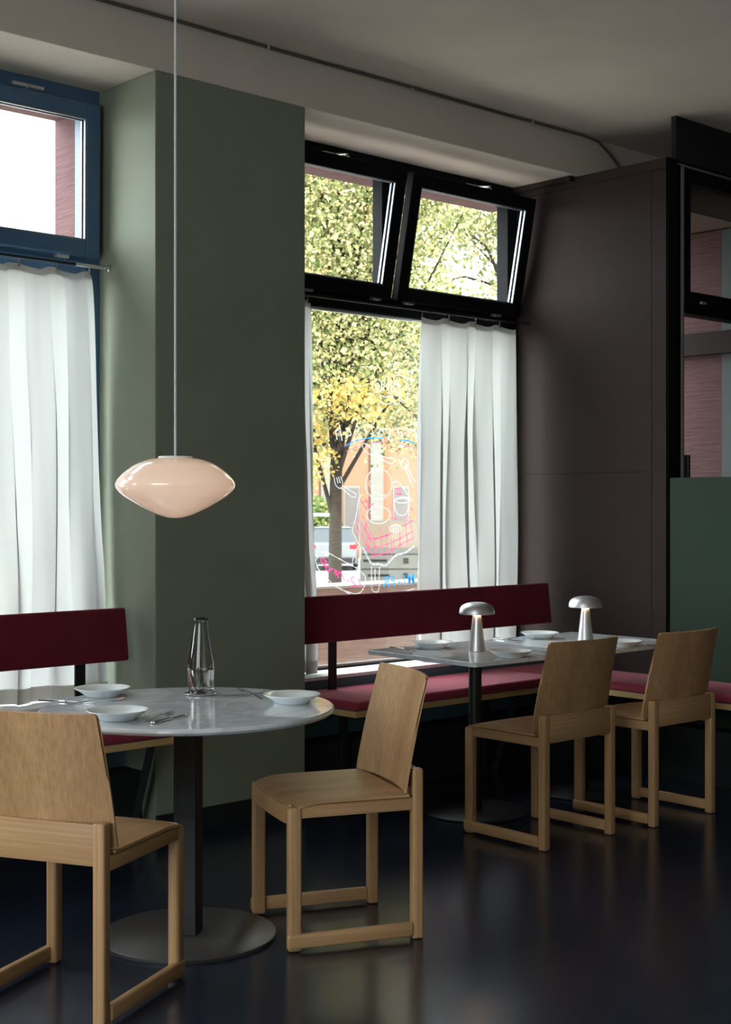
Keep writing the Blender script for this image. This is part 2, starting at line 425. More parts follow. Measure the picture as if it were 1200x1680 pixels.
win2, glass2 = build_window(2, 4.13, 6.10, 'black_frame', R(11), .085, 5.065)
win1, glass1 = build_window(1, 1.36, 3.31, 'glare_blue_frame', R(.5), .075, 2.30)
win0, glass0 = build_window(4, -1.42, .53, 'black_frame', R(.5), .075, -.45)
# window_3 in the stepped wall
w3 = thing('window_3', None, None, kind='structure')
bm = bmesh.new()
frame_ring(bm, 6.21, 7.12, .56, 3.205, 4.33, 4.42, .07, .05); box(bm, 6.25, 7.08, 4.33, 4.42, 2.42, 2.49, .003)
obj('window_frame', bm, 'black_frame', w3)
obj('glass_pane', bxm(6.28, 7.05, 4.37, 4.376, .6, 2.42), 'glass', w3)
bm = bmesh.new(); frame_ring(bm, 6.235, 7.09, 2.47, 3.18, 4.305, 4.345, .085, .065)
s3 = obj('sash', bm, 'black_frame', w3)
obj('glass_pane', bxm(6.31, 7.01, 4.325, 4.33, 2.53, 3.12), 'glass', s3)
bm = bmesh.new(); frame_ring(bm, 6.318, 7.008, 2.533, 3.117, 4.315, 4.322, .004, bev=0); obj('glazing_bead', bm, 'base', s3)
bm = bmesh.new(); box(bm, 6.225, 6.236, 4.29, 4.305, .6, 3.19); box(bm, 6.225, 7.09, 4.295, 4.305, 3.185, 3.195)
obj('frame_edge', bm, paint('worn_grey_frame_edge', (.16, .15, .13), .5), w3)
obj('hinge_cap', bxm(6.40, 6.45, 4.292, 4.306, 2.475, 2.487, .002), 'alu', w3)
obj('handle', bxm(6.245, 6.265, 4.27, 4.30, 1.50, 1.66, .004), 'black_steel', w3)

# painted marks on the big pane of window_2 (seen mirrored from indoors)
def gp_(x, y):                               # drawing grid of the pane -> wall plane
    q = on_y(500 + x / 4.2, 600 + y / 4.2, 5.372); return (q.x, q.z)
def smooth_pts(pts, k=6):
    if len(pts) < 3: return pts
    P = [Vector(q) for q in pts]; closed = (P[0] - P[-1]).length < 1e-6
    out = []
    n = len(P)
    for i in range(n - 1):
        p0 = P[i - 1] if i > 0 else (P[-2] if closed else P[0]); p3 = P[i + 2] if i + 2 < n else (P[1] if closed else P[-1])
        p1, p2 = P[i], P[i + 1]
        for j in range(k):
            t = j / k
            out.append(.5 * ((2 * p1) + (p2 - p0) * t + (2 * p0 - 5 * p1 + 4 * p2 - p3) * t * t + (3 * p1 - p0 - 3 * p2 + p3) * t ** 3))
    out.append(P[-1]); return out
def stroke(bm, pts, wd=.0046):
    q = smooth_pts([gp_(*a) for a in pts]); q = [Vector(a) for a in q]
    L = []
    for i, a in enumerate(q):
        t = q[min(i + 1, len(q) - 1)] - q[max(i - 1, 0)]
        if t.length < 1e-9: t = Vector((1, 0))
        t.normalize(); nn_ = Vector((-t.y, t.x)) * wd * .5 * (1 + .25 * math.sin(i * 1.7))
        L.append((bm.verts.new((a.x + nn_.x, 5.3725, a.y + nn_.y)), bm.verts.new((a.x - nn_.x, 5.3725, a.y - nn_.y))))
    for A, B in zip(L, L[1:]):
        try: bm.faces.new((A[0], A[1], B[1], B[0]))
        except ValueError: pass
def ell(cx, cy, rx, ry, a0=0, a1=360, n=14):
    return [(cx + rx * math.cos(R(a0 + (a1 - a0) * k / n)), cy + ry * math.sin(R(a0 + (a1 - a0) * k / n))) for k in range(n + 1)]
wh = bmesh.new()
for s in [
    [(615,75),(650,65),(700,82),(735,92),(735,122),(705,145),(700,160),(712,200),(705,235),(680,240),(665,215),(655,165),(640,120),(618,100),(615,75)],
    ell(500,140,32,45), ell(503,140,15,18),
    [(540,170),(553,110),(557,80),(570,72),(580,85),(578,130),(562,175)],
    [(525,205),(560,215),(600,205),(612,240),(580,262),(540,255),(525,230),(525,205)],
    [(590,120),(620,118),(640,150),(650,215),(655,250),(635,268),(615,245),(608,200),(582,190),(580,150),(590,120)], ell(610,158,15,18),
    [(400,545),(415,535),(445,560),(480,590),(510,615),(560,630),(610,640),(622,660),(600,672),(560,660),(510,630),(460,615),(420,590),(400,560),(400,545)],
    [(500,600),(508,615),(503,635)], [(515,605),(512,620),(500,625)],
    ell(692,678,24,38), [(700,718),(725,780),(750,840)], [(715,708),(740,760),(765,800)],
    ell(512,815,92,106), [(462,785),(448,800),(452,830),(480,870),(520,888),(565,890)],
    [(205,772),(212,815),(235,842),(258,838),(262,800),(246,763)], [(220,768),(232,812)], [(233,765),(246,808)],
    [(255,842),(290,872),(330,905),(350,905),(352,882),(310,858),(268,832)],
    [(620,920),(622,975),(642,1020),(685,1030),(710,1000),(724,940),(715,912),(670,905),(625,918)], ell(672,930,46,16),
    [(610,808),(635,795),(660,815),(700,872),(742,935)],
    ell(510,1028,80,60), [(450,1015),(462,1022),(470,1040),(525,1045)], ell(470,1018,12,10),
    [(400,885),(375,920),(355,1040),(338,1100),(330,1140),(350,1180),(372,1225),(412,1262),(435,1320),(468,1362),(510,1362),(560,1372),(590,1340),(630,1300),(690,1285),(730,1258),(756,1236)],
    [(462,1385),(462,1480),(466,1540),(490,1560),(514,1540),(515,1450),(518,1385)], [(486,1400),(487,1500)],
    ell(628,1122,38,26), [(612,1104),(616,1142)], [(628,1100),(632,1145)], [(644,1100),(648,1138)],
    [(80,1330),(110,1290),(150,1285),(220,1320),(330,1380),(400,1430),(422,1480),(400,1545),(360,1572),(290,1555),(215,1520),(130,1440),(85,1380),(80,1330)],
    [(62,1298),(95,1325)], [(58,1330),(86,1338)], [(88,1278),(108,1300)], [(240,1530),(320,1580),(345,1590)],
    [(378,1235),(345,1290),(332,1375),(368,1385),(388,1310),(385,1240)], [(600,1590),(680,1560),(760,1535)]]:
    stroke(wh, s)
stroke(wh, [(385,1240),(412,1268),(438,1325),(468,1365),(510,1366),(560,1374),(592,1342),(632,1304),(692,1287),(732,1260),(756,1240)], .011)
obj('white_line_drawing', wh, 'mark_white', glass2)
rd = bmesh.new()
for s in [[(290,590),(335,570),(382,554)], [(445,540),(500,528),(560,532)], [(652,543),(700,550),(757,568)],
    [(385,985),(375,1060),(358,1160)], [(372,1060),(430,1150),(500,1265)], [(360,1110),(420,1220),(480,1320)], [(400,1030),(440,1120),(480,1200)],
    [(440,1060),(410,1130),(385,1200)], [(415,1090),(430,1190),(425,1265)], [(440,1150),(440,1270),(420,1265)],
    [(480,1140),(484,1240),(482,1330)], [(520,1110),(528,1210),(525,1320)], [(560,1100),(568,1200),(572,1330)], [(600,1190),(602,1300)], [(618,1190),(616,1280)],
    [(655,1130),(660,1250)], [(685,1030),(700,1130),(712,1250)], [(722,1040),(740,1130),(748,1210)],
    [(440,1190),(520,1185),(640,1140)], [(425,1240),(520,1245),(640,1200),(750,1140)], [(470,1305),(560,1290),(660,1235),(750,1185)], [(670,1110),(750,1065)], [(480,1200),(580,1160)],
    [(385,925),(410,960),(430,995)], [(420,915),(435,950),(450,970)], [(395,945),(450,920)], [(415,980),(480,950)],
    [(590,955),(610,1010),(630,1060)], [(618,850),(670,840)], [(620,885),(675,885)], [(635,840),(645,890)], [(655,840),(662,890)], [(595,1050),(635,1055)], [(735,975),(745,1000)]]:
    stroke(rd, s, .0038)
obj('pink_hatching', rd, 'mark_red', glass2)
bl = bmesh.new()
for s in [[(285,552),(340,522),(400,505),(470,496),(540,500)], [(648,512),(700,516),(757,533)]]: stroke(bl, s, .007)
obj('blue_lines', bl, 'mark_blue', glass2)
def letters(name, items, mat, shear=.38):
    """items: (char, x, y, height in grid units, rotation deg, weight); flipped so they read from the street"""
    bm = bmesh.new()
    for ch, x, y, h, rot, off in items:
        c = bpy.data.curves.new('t', 'FONT'); c.body = ch; c.size = 1; c.offset = off; c.shear = shear; c.align_x = 'CENTER'; c.resolution_u = 4
        to = bpy.data.objects.new('t', c); me = bpy.data.meshes.new_from_object(to)
        px, pz = gp_(x, y); s = h * .00098
        for vv in me.vertices:
            X, Z = vv.co.x * s, vv.co.y * s
            a = R(rot); X, Z = X * math.cos(a) - Z * math.sin(a), X * math.sin(a) + Z * math.cos(a)
            vv.co = Vector((px - X, 5.3723, pz + Z))
        bm.from_mesh(me); bpy.data.objects.remove(to); bpy.data.curves.remove(c); bpy.data.meshes.remove(me)
    obj(name, bm, mat, glass2)
hb = 102
letters('lettering', [('h', 242, 515, hb + 22, 8, -.012), ('c', 312, 488, hb, 5, -.012), ('s', 376, 476, hb, 3, -.012), ('i', 425, 472, hb, 2, -.012),
    ('t', 470, 474, hb + 10, 0, -.012), ('s', 525, 484, hb, -2, -.012), ('g', 585, 487, hb, -3, -.012), ('a', 665, 484, hb, -5, -.012), ('t', 725, 490, hb + 10, -7, -.012),
    ('t', 775, 500, hb + 10, -8, -.012), ('i', 815, 508, hb, -8, -.012), ('M', 890, 522, hb, -9, -.012)], 'mark_white')
letters('lettering', [('1', 388, 1530, 82, -12, .004), ('2', 345, 1522, 82, -14, .004), ('-', 305, 1502, 80, -18, .004), ('1', 275, 1482, 78, -22, .004), ('4', 240, 1458, 78, -24, .004),
    (':', 208, 1432, 74, -26, .004), ('3', 172, 1418, 92, -28, .004), ('0', 140, 1368, 60, -30  , .004)], 'mark_red', .1)
letters('lettering', [('M', 738, 1505, 84, 0, .004), ('I', 692, 1512, 84, 0, .004), ('-', 655, 1515, 80, 0, .004), ('F', 612, 1520, 84, 0, .004), ('R', 565, 1525, 84, 0  , .004)], 'mark_blue', .1)

# ------------------------------------------------------------ curtains and rods
def curtain(name, label, xa, xb, xa2, xb2, zt, zb, y, nf, seed, amp=.03, group='white curtains'):
    rnd = random.Random(seed); nx, nz = int(nf * 26), 70
    ph = [rnd.uniform(-.9, .9) for _ in range(40)]; am = [rnd.uniform(.55, 1.35) for _ in range(40)]
    def fn(u, v):                                  # v: 0 top, 1 bottom
        k = u * nf; i = int(k); f = k - i
        A = am[i] * (1 - f) + am[i + 1] * f
        s = math.sin(2 * math.pi * (k + .10 * ph[i] * (1 - f) + .10 * ph[i + 1] * f + .12 * math.sin(v * 3 + ph[3])))
        s = math.copysign(abs(s) ** .75, s)
        w_ = v ** .35; x = (xa * (1 - w_) + xa2 * w_) + u * ((xb - xa) * (1 - w_) + (xb2 - xa2) * w_)
        x += .018 * math.sin(v * 5 + ph[5] + k * 2.1) * min(1, v * 3) * math.sin(math.pi * min(u * 1.0, 1))
        yy = y + amp * A * s * (.55 + .45 * v) + .008 * math.sin(k * 9 + v * 7) * v
        z = zt + (zb - zt) * v
        if v < .10: z -= (1 - v / .10) * .018 * (1 - abs(math.cos(math.pi * k)) )
        x += .036 * math.sin(4 * math.pi * (k + .06 * ph[i] * (1 - f) + .06 * ph[i + 1] * f) + 1.2) * (.35 + .65 * min(1, v * 2.5)) * A * math.sin(math.pi * min(1, max(0, u * 1.0))) ** .4
        return (x, yy, z)
    bm = bmesh.new(); G = []
    for j in range(nz + 1):
        G.append([bm.verts.new(fn(i / nx, j / nz)) for i in range(nx + 1)])
    for j in range(nz):
        for i in range(nx): bm.faces.new((G[j][i], G[j][i + 1], G[j + 1][i + 1], G[j + 1][i]))
    root = obj(name, bm, 'curtain', smooth='all'); tag(root, label, 'curtain', None)
    for tagname, v0, v1, mt in (('hem', .965, 1.0, 'hem'), ('heading_tape', 0, .017, 'curtain')):
        bm = bmesh.new(); G = []
        for j in range(3):
            row = []
            for i in range(nx + 1):
                q = Vector(fn(i / nx, v0 + (v1 - v0) * j / 2)); q.y += .0015; row.append(bm.verts.new(q))
            G.append(row)
        for j in range(2):
            for i in range(nx): bm.faces.new((G[j][i], G[j][i + 1], G[j + 1][i + 1], G[j + 1][i]))
        obj(tagname, bm, mt, root, smooth='all')
    for i in range(int(nf) * 1 + 1):
        q = Vector(fn(min(1, (i + .02) / nf), 0))
        bm = bmesh.new(); box(bm, q.x - .006, q.x + .006, q.y - .004, q.y + .004, q.z - .012, q.z + .012, .002)
        tube(bm, [(q.x, q.y, q.z + .01), (q.x, q.y * .5 + y * .5, q.z + .02), (q.x, y, zt + .028)], .0018, 6)
        obj('curtain_clip', bm, 'steel', root)
    return root
Y_ROD = 5.255
curtain('curtain', 'white curtain with deep folds at the right side of the painted window', 5.235, 5.975, 5.22, 5.975, 2.402, .567, Y_ROD, 3.6, 3, .038)
curtain('curtain', 'narrow strip of white curtain beside the olive pier in the painted window', 4.18, 4.475, 4.18, 4.50, 2.402, .567, Y_ROD, 2.3, 9, .03)
curtain('curtain', 'wide white curtain in the left window above the bench', 2.0, 3.215, 2.0, 3.285, 2.405, .567, Y_ROD, 7.0, 5, .045)
def rod(x0, x1, label):
    t = thing('curtain_rod', label, 'curtain rod', (x0, Y_ROD, 2.43))
    bm = bmesh.new(); tube(bm, [(0, 0, 0), (x1 - x0, 0, 0)], .006, 10); obj('rod', bm, 'black_steel', t, smooth=True)
    for s, xx in ((1, .012), (-1, x1 - x0 - .012)):
        bm = lathe([(0, -.012), (.014, -.012), (.014, -.004), (.009, 0), (.009, .012), (0, .012)], 20)
        bmesh.ops.rotate(bm, cent=(0, 0, 0), matrix=Matrix.Rotation(R(90) * s, 3, 'Y'), verts=bm.verts)
        o = obj('wall_mount', bm, 'steel' if x0 < 4 else 'black_steel', t, smooth=True); o.location = (xx, 0, 0)
    if x0 < 4: bm = bmesh.new(); tube(bm, [(x1 - x0 - .17, 0, 0), (x1 - x0 - .02, 0, 0)], .008, 10); obj('sleeve', bm, 'alu', t, smooth=True)
rod(4.13, 6.10, 'thin curtain rod across the painted window'); rod(1.36, 3.31, 'thin curtain rod across the left window with a pale sleeve')

# ------------------------------------------------------------ cable on the ceiling
bm = bmesh.new()
pts = [(-2, 4.885, 3.441)] + [(x, 4.884 + .004 * math.sin(x * 5), 3.441) for x in np.arange(-1.5, 6.0, .25)] + [(6.12, 4.87, 3.44), (6.24, 4.86, 3.425), (6.36, 4.875, 3.38), (6.46, 4.888, 3.33), (6.52, 4.888, 3.27), (6.60, 4.888, 3.23)]
tube(bm, pts, .0075, 8)
cb = obj('ceiling_cable', bm, 'cable', smooth=True); tag(cb, 'thin painted cable running along the ceiling edge of the beam', 'cable')
for x in (2.9, 3.9, 4.8, 5.7): obj('cable_clip', bxm(x - .005, x + .005, 4.875, 4.893, 3.432, 3.45, .001), 'ceiling', cb)

# ------------------------------------------------------------ banquettes
def soft_box(x0, x1, y0, y1, z0, z1, bev=.014):
    bm = bmesh.new(); box(bm, x0, x1, y0, y1, z0, z1, bev, 4); return bm
def banquette(name, label, x0, x1, segs, posts, legs, seatsegs):
    t = thing(name, label, 'bench', (x0, 4.67, 0)); L = x1 - x0
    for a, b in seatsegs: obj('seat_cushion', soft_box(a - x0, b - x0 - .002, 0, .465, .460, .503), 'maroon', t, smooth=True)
    obj('seat_board', bxm(0, L, .004, .465, .431, .459, .002), 'ply', t)
    for a, b in segs:
        bm = soft_box(a - x0, b - x0 - .002, -.02, .02, -.112, .112, .012)
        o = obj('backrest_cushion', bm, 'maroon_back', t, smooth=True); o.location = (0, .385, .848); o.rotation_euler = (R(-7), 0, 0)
    for x in posts:
        bm = bmesh.new(); xx = x - x0
        box(bm, xx - .024, xx + .024, .405, .417, .40, .93, .002)
        box(bm, xx - .024, xx + .024, .10, .417, .418, .430, .002)
        obj('backrest_post', bm, 'black_steel', t)
        bm = bmesh.new(); box(bm, xx - .02, xx + .02, .395, .42, 0.27 if False else .0, .42, .002)
        for v_ in bm.verts:
            v_.co.y -= .08
        obj('leg', bm, 'black_steel', t)
    for x in legs:
        bm = bmesh.new(); xx = x - x0
        tube(bm, [(xx, .14, .43), (xx, .30, .0)], .021, 4); obj('leg', bm, 'black_steel', t)
    return t
banquette('banquette', 'long maroon upholstered bench below the painted window', 4.24, 6.08, [(4.16, 5.50), (5.50, 6.04)], [4.455, 5.46], [5.5], [(4.24, 5.68), (5.68, 6.08)])
banquette('banquette', 'maroon upholstered bench below the left window behind the round table', 1.40, 3.27, [(1.40, 3.265)], [1.7, 3.057], [3.235], [(1.40, 3.27)])
t = thing('banquette', 'maroon bench running along the brown panel behind the two rear chairs', 'bench', (5.69, 1.5, 0))
obj('seat_cushion', soft_box(0, .405, 1.65, 3.166, .460, .503), 'maroon', t, smooth=True)
obj('seat_cushion', soft_box(0, .405, 0, 1.648, .460, .503), 'maroon', t, smooth=True)
obj('seat_board', bxm(.004, .405, 0, 3.166, .431, .459, .002), 'ply', t)
for yy in (.4, 1.9, 2.95): obj('leg', bxm(.12, .16, yy, yy + .03, 0, .431, .002), 'black_steel', t)

# ------------------------------------------------------------ tables
def round_table():
    t = thing('round_table', 'round grey-white marble table on a black square post and disc base', 'table', (2.64, 3.72, 0))
    r = .475
    obj('tabletop', lathe([(0, .722), (r - .018, .722), (r - .006, .726), (r, .734), (r - .001, .740), (r - .006, .745), (0, .745)], 96), 'marble', t, smooth=True)
    bm = bmesh.new(); box(bm, -.038, .038, -.038, .038, .012, .715, .003); bmesh.ops.rotate(bm, cent=(0, 0, 0), matrix=Matrix.Rotation(R(36.7), 3, 'Z'), verts=bm.verts)
    obj('post', bm, 'black_steel', t)
    obj('mounting_plate', lathe([(0, .712), (.16, .712), (.16, .7215), (0, .7215)], 40), 'black_steel', t)
    obj('base', lathe([(0, 0), (.284, 0), (.285, .003), (.285, .011), (.282, .013), (0, .013)], 96), 'base', t, smooth=True)
round_table()
def square_table(loc, rz, label):
    t = thing('square_table', label, 'table', loc, rz, None)
    h = .35
    bm = bmesh.new(); box(bm, -h, h, -h, h, .713, .733, .0); 
    es = [e for e in bm.edges if abs(e.verts[0].co.z - e.verts[1].co.z) > .01]
    bmesh.ops.bevel(bm, geom=es, offset=.018, segments=5, profile=.5, affect='EDGES')
    es = [e for e in bm.edges if abs(e.verts[0].co.z - e.verts[1].co.z) < .001 and len(e.link_faces) == 2 and abs(e.calc_face_angle()) > .5]
    bmesh.ops.bevel(bm, geom=es, offset=.003, segments=2, profile=.5, affect='EDGES')
    obj('tabletop', bm, 'marble', t)
    bm = bmesh.new(); tube(bm, [(0, 0, .01), (0, 0, .705)], .030, 20); obj('post', bm, 'black_steel', t, smooth=True)
    bm = bmesh.new(); box(bm, -.16, .16, -.03, .03, .702, .7125, .002); box(bm, -.03, .03, -.16, .16, .702, .7125, .002); obj('mounting_plate', bm, 'black_steel', t)
    obj('base', lathe([(0, 0), (.239, 0), (.24, .003), (.24, .009), (.237, .011), (0, .011)], 64), 'black_steel', t, smooth=True)
    return t
square_table((4.665, 4.335, 0), R(-2.5), 'square grey marble table nearer the olive pier, with one mushroom lamp')
square_table((5.385, 4.29, 0), 0, 'square grey marble table beside the brown panel, with one mushroom lamp')

# ------------------------------------------------------------ chairs
def oak_chair(label, loc, rz):
    t = thing('dining_chair', label, 'chair', loc, rz)
    W, yf, yr = .210, .204, -.208           # leg centres
    def seat(u, v):
        a = 2 * u - 1; y = -.175 + .412 * v
        x = a * .2335
        if v > .86:
            q = (v - .86) / .14; x *= 1 - .10 * (1 - math.sqrt(max(0, 1 - q * q)))
        y -= .022 * (abs(a) ** 2.6) * max(0, v - .5) * 2
        z = .470 - .004 * (1 - a * a) * math.sin(math.pi * min(1, v * 1.1))
        if v > .72: z -= .020 * ((v - .72) / .28) ** 2
        return (x, y, z)
    obj('seat', slab(seat, 28, 26, .009), 'oak_y', t, smooth=True)
    def back(u, v):
        a = 2 * u - 1; z = .474 + .370 * v
        a = math.sin(a * 1.35) / math.sin(1.35)
        x = a * (.231 - .010 * v)
        q = max(0, (abs(a) - .92) / .08); z -= .018 * (1 - math.sqrt(max(0, 1 - q * q))) * max(0, v - .5) * 2
        y = -.156 - .034 * (1 - a * a) - .080 * v ** 1.15
        return (-x, y, z)
    obj('backrest', slab(back, 40, 30, .010), 'oak_z', t, smooth=True)
    for sx in (-1, 1):
        bm = bmesh.new(); box(bm, sx * W - .018, sx * W + .018, yf - .022, yf + .022, .002, .453, .010, 4); obj('leg', bm, 'oak_z', t, smooth=True)
        bm = bmesh.new(); box(bm, sx * W - .018, sx * W + .018, yr - .018, yr + .018, .002, .548, .006, 3); obj('leg', bm, 'oak_z', t, smooth=True)
        bm = bmesh.new(); box(bm, sx * W - .012, sx * W + .019, yr + .016, yf - .018, .416, .4565, .003, 2); obj('side_rail', bm, 'oak_y', t, smooth=True)
        bm = bmesh.new(); box(bm, sx * W - .012 + sx * .010, sx * W + .012 + sx * .010, yr + .018, yf + .024, .012, .056, .006, 3); obj('runner', bm, 'oak_y', t, smooth=True)
    def fr(u, v):
        a = 2 * u - 1; return (a * .195, yf + .006 + .008 * (1 - a * a), .40 + .055 * v)
    obj('front_rail', slab(fr, 12, 2, .02), 'oak_x', t, smooth=True)
    bm = bmesh.new(); box(bm, -.197, .197, yr - .017, yr - .004, .432, .545, .004, 2); obj('back_rail', bm, 'oak_x', t, smooth=True)
    return t
ch = oak_chair('pale oak chair facing the round table, its seat turned to the left', (3.062, 3.480, 0), R(67))
dup(ch, (2.098, 3.504, 0), R(-63.5), 'pale oak chair seen from behind at the lower left corner, partly out of view')
dup(ch, (4.560, 3.864, 0), R(-1), 'oak chair seen from behind at the square table nearer the olive pier')
dup(ch, (5.229, 3.812, 0), R(-1), 'oak chair seen from behind at the square table beside the brown panel, furthest right')

# ------------------------------------------------------------ tableware
plate_prof = [(0, .004), (.050, .004), (.052, 0), (.056, 0), (.060, .006), (.078, .018), (.0935, .0275), (.095, .0290), (.0945, .0305), (.092, .0305), (.076, .0215), (.060, .012), (.050, .0095), (0, .009)]
def plate(label, x, y, z, first=[None]):
    if first[0] is None:
        o = obj('plate', lathe(plate_prof, 64), 'plate', smooth='all')
        first[0] = o
    else:
        o = first[0].copy(); COL.objects.link(o)
    o.location = (x, y, z); tag(o, label, 'plate', 'white plates laid on the tables'); return o
ZR, ZS = .7455, .7335
PL = [((168, 1143), ZR, 'white plate on the round table, the further left one beside crossed cutlery'),
      ((193, 1181), ZR, 'white plate at the front of the round table near the chair back'),
      ((479, 1154), ZR, 'white plate at the right edge of the round table'),
      ((710, 1064), ZS, 'white plate left of the lamp on the square table nearer the olive pier'),
      ((838, 1079), ZS, 'white plate right of the lamp on the square table nearer the olive pier'),
      ((886, 1048), ZS, 'white plate left of the lamp on the square table beside the brown panel'),
      ((1022, 1062), ZS, 'white plate right of the lamp on the square table beside the brown panel')]
for (px, py), z, lab in PL:
    q = on_z(px, py - 1, z); plate(lab, q.x, q.y, z)
def fork_mesh():
    bm = bmesh.new()
    sec = [(-.095, .005, .0), (-.06, .0038, .002), (0, .0022, .006), (.035, .0022, .007), (.045, .006, .004), (.055, .0105, .002), (.064, .011, .002)]
    prev = None
    for x, hw, z in sec:
        r = [bm.verts.new((x, -hw, z)), bm.verts.new((x, hw, z)), bm.verts.new((x, hw, z + .0022)), bm.verts.new((x, -hw, z + .0022))]
        if prev:
            for k in range(4): bm.faces.new((prev[k], prev[(k + 1) % 4], r[(k + 1) % 4], r[k]))
        else: bm.faces.new(r[::-1])
        prev = r
    bm.faces.new(prev)
    for k in range(4):
        yy = -.0093 + k * .0062
        tube(bm, [(.062, yy, .003), (.080, yy, .0035), (.100, yy, .008)], [.0015, .0013, .0007], 5)
    return bm
def knife_mesh():
    bm = bmesh.new(); box(bm, -.105, -.005, -.0065, .0065, 0, .007, .0025, 2)
    prev = None
    for x, a, b in [(-.006, -.004, .004), (.01, -.007, .006), (.05, -.008, .007), (.09, -.006, .007), (.105, .002, .005)]:
        r = [bm.verts.new((x, a, .0018)), bm.verts.new((x, b, .0018)), bm.verts.new((x, b, .0036)), bm.verts.new((x, a, .0028))]
        if prev:
            for k in range(4): bm.faces.new((prev[k], prev[(k + 1) % 4], r[(k + 1) % 4], r[k]))
        else: bm.faces.new(r[::-1])
        prev = r
    bm.faces.new(prev); return bm
FK = {}
def cutlery(kind, a, b, z, label, dz=0):
    """laid from image point a (handle end) towards b on the plane z"""
    A = on_z(*a, z); B = on_z(*b, z); ang = math.atan2(B.y - A.y, B.x - A.x); c = (A + B) / 2
    if kind not in FK:
        o = obj(kind, fork_mesh() if kind == 'fork' else knife_mesh(), 'steel', smooth=True); FK[kind] = o
    else:
        o = FK[kind].copy(); COL.objects.link(o)
    o.location = (c.x, c.y, z + dz); o.rotation_euler = (0, R(-3) if dz else 0, ang); tag(o, label, kind, 'cutlery on the tables')
cutlery('knife', (88, 1151), (133, 1153), ZR, 'steel knife at the left edge of the round table, left of the further plate')
cutlery('fork', (136, 1153), (178, 1150), ZR, 'steel fork lying beside the further left plate on the round table')
cutlery('fork', (230, 1189), (289, 1168), ZR, 'steel fork at the front of the round table, tines pointing right')
cutlery('knife', (250, 1188), (312, 1172), ZR, 'steel knife at the front of the round table beside the fork')
cutlery('knife', (432, 1140), (388, 1142), ZR, 'steel knife left of the right-hand plate on the round table')
cutlery('fork', (425, 1146), (398, 1138), ZR, 'steel fork crossing the knife by the right-hand plate on the round table', .004)
cutlery('knife', (640, 1063), (690, 1069), ZS, 'steel knife near the left corner of the square table nearer the olive pier')
cutlery('fork', (668, 1069), (698, 1064), ZS, 'steel fork left of the lamp on the square table nearer the olive pier')
cutlery('fork', (905, 1073), (868, 1069), ZS, 'steel fork right of the lamp on the square table nearer the olive pier')
cutlery('knife', (905, 1078), (862, 1073), ZS, 'steel knife right of the lamp on the square table nearer the olive pier')
cutlery('knife', (812, 1048), (858, 1053), ZS, 'steel knife on the left side of the square table beside the brown panel')
cutlery('fork', (840, 1048), (872, 1045), ZS, 'steel fork on the left side of the square table beside the brown panel')
cutlery('fork', (1078, 1056), (1045, 1052), ZS, 'steel fork on the right side of the square table beside the brown panel')
cutlery('knife', (1078, 1060), (1040, 1058), ZS, 'steel knife on the right side of the square table beside the brown panel')

# carafe with water, on its coaster
q = on_z(330, 1139, ZR)
co = obj('coaster', lathe([(0, 0), (.050, 0), (.056, .002), (.057, .006), (.055, .007), (.050, .004), (0, .004)], 48), 'steel', smooth=True)
co.location = (q.x, q.y, ZR); tag(co, 'small round metal coaster under the water carafe', 'coaster')
t = thing('carafe', 'clear glass carafe one third full of water, in the middle of the round table', 'carafe', (q.x, q.y, ZR + .0042))
outp = [(0, 0), (.038, 0), (.0425, .003), (.0435, .02), (.0455, .075), (.0452, .095), (.041, .125), (.034, .17), (.028, .21), (.0245, .238), (.0245, .250), (.0262, .258)]
inp = [(.0245, .258), (.0228, .250), (.0228, .238), (.0262, .21), (.032, .17), (.0388, .125), (.0430, .095), (.0432, .075), (.0412, .02), (.036, .008), (0, .007)]
obj('glass_body', lathe(outp + inp, 56), 'clear', t, smooth='all')
obj('water', lathe([(0, .0064), (.0362, .0076), (.0416, .02), (.0436, .075), (.0436, .082), (0, .082)], 56), 'water', t, smooth=True)

# mushroom lamps
def mushroom(label, loc):
    t = thing('table_lamp', label, 'lamp', loc)
    obj('lamp_base', lathe([(0, 0), (.039, 0), (.040, .002), (.036, .025), (.028, .085), (.0215, .140), (.0185, .168), (0, .168)], 56), 'alu', t, smooth=True)
    capm = [(.019, .169), (.078, .168), (.0805, .169), (.0808, .176), (.077, .194), (.067, .207), (.050, .216), (.028, .221), (0, .222)]
    obj('lamp_shade', lathe(capm, 64), 'alu', t, smooth=True)
    obj('light_ring', lathe([(.024, .1665), (.034, .1665), (.034, .1685), (.024, .1685), (.024, .1665)], 32), 'led', t)
    return t
lz = on_z(783, 1068, ZS); l1 = mushroom('brushed aluminium mushroom lamp on the square table nearer the olive pier', (lz.x, lz.y, ZS))
lz = on_z(961, 1053, ZS); dup(l1, (lz.x, lz.y, ZS), 0, 'brushed aluminium mushroom lamp on the square table beside the brown panel')

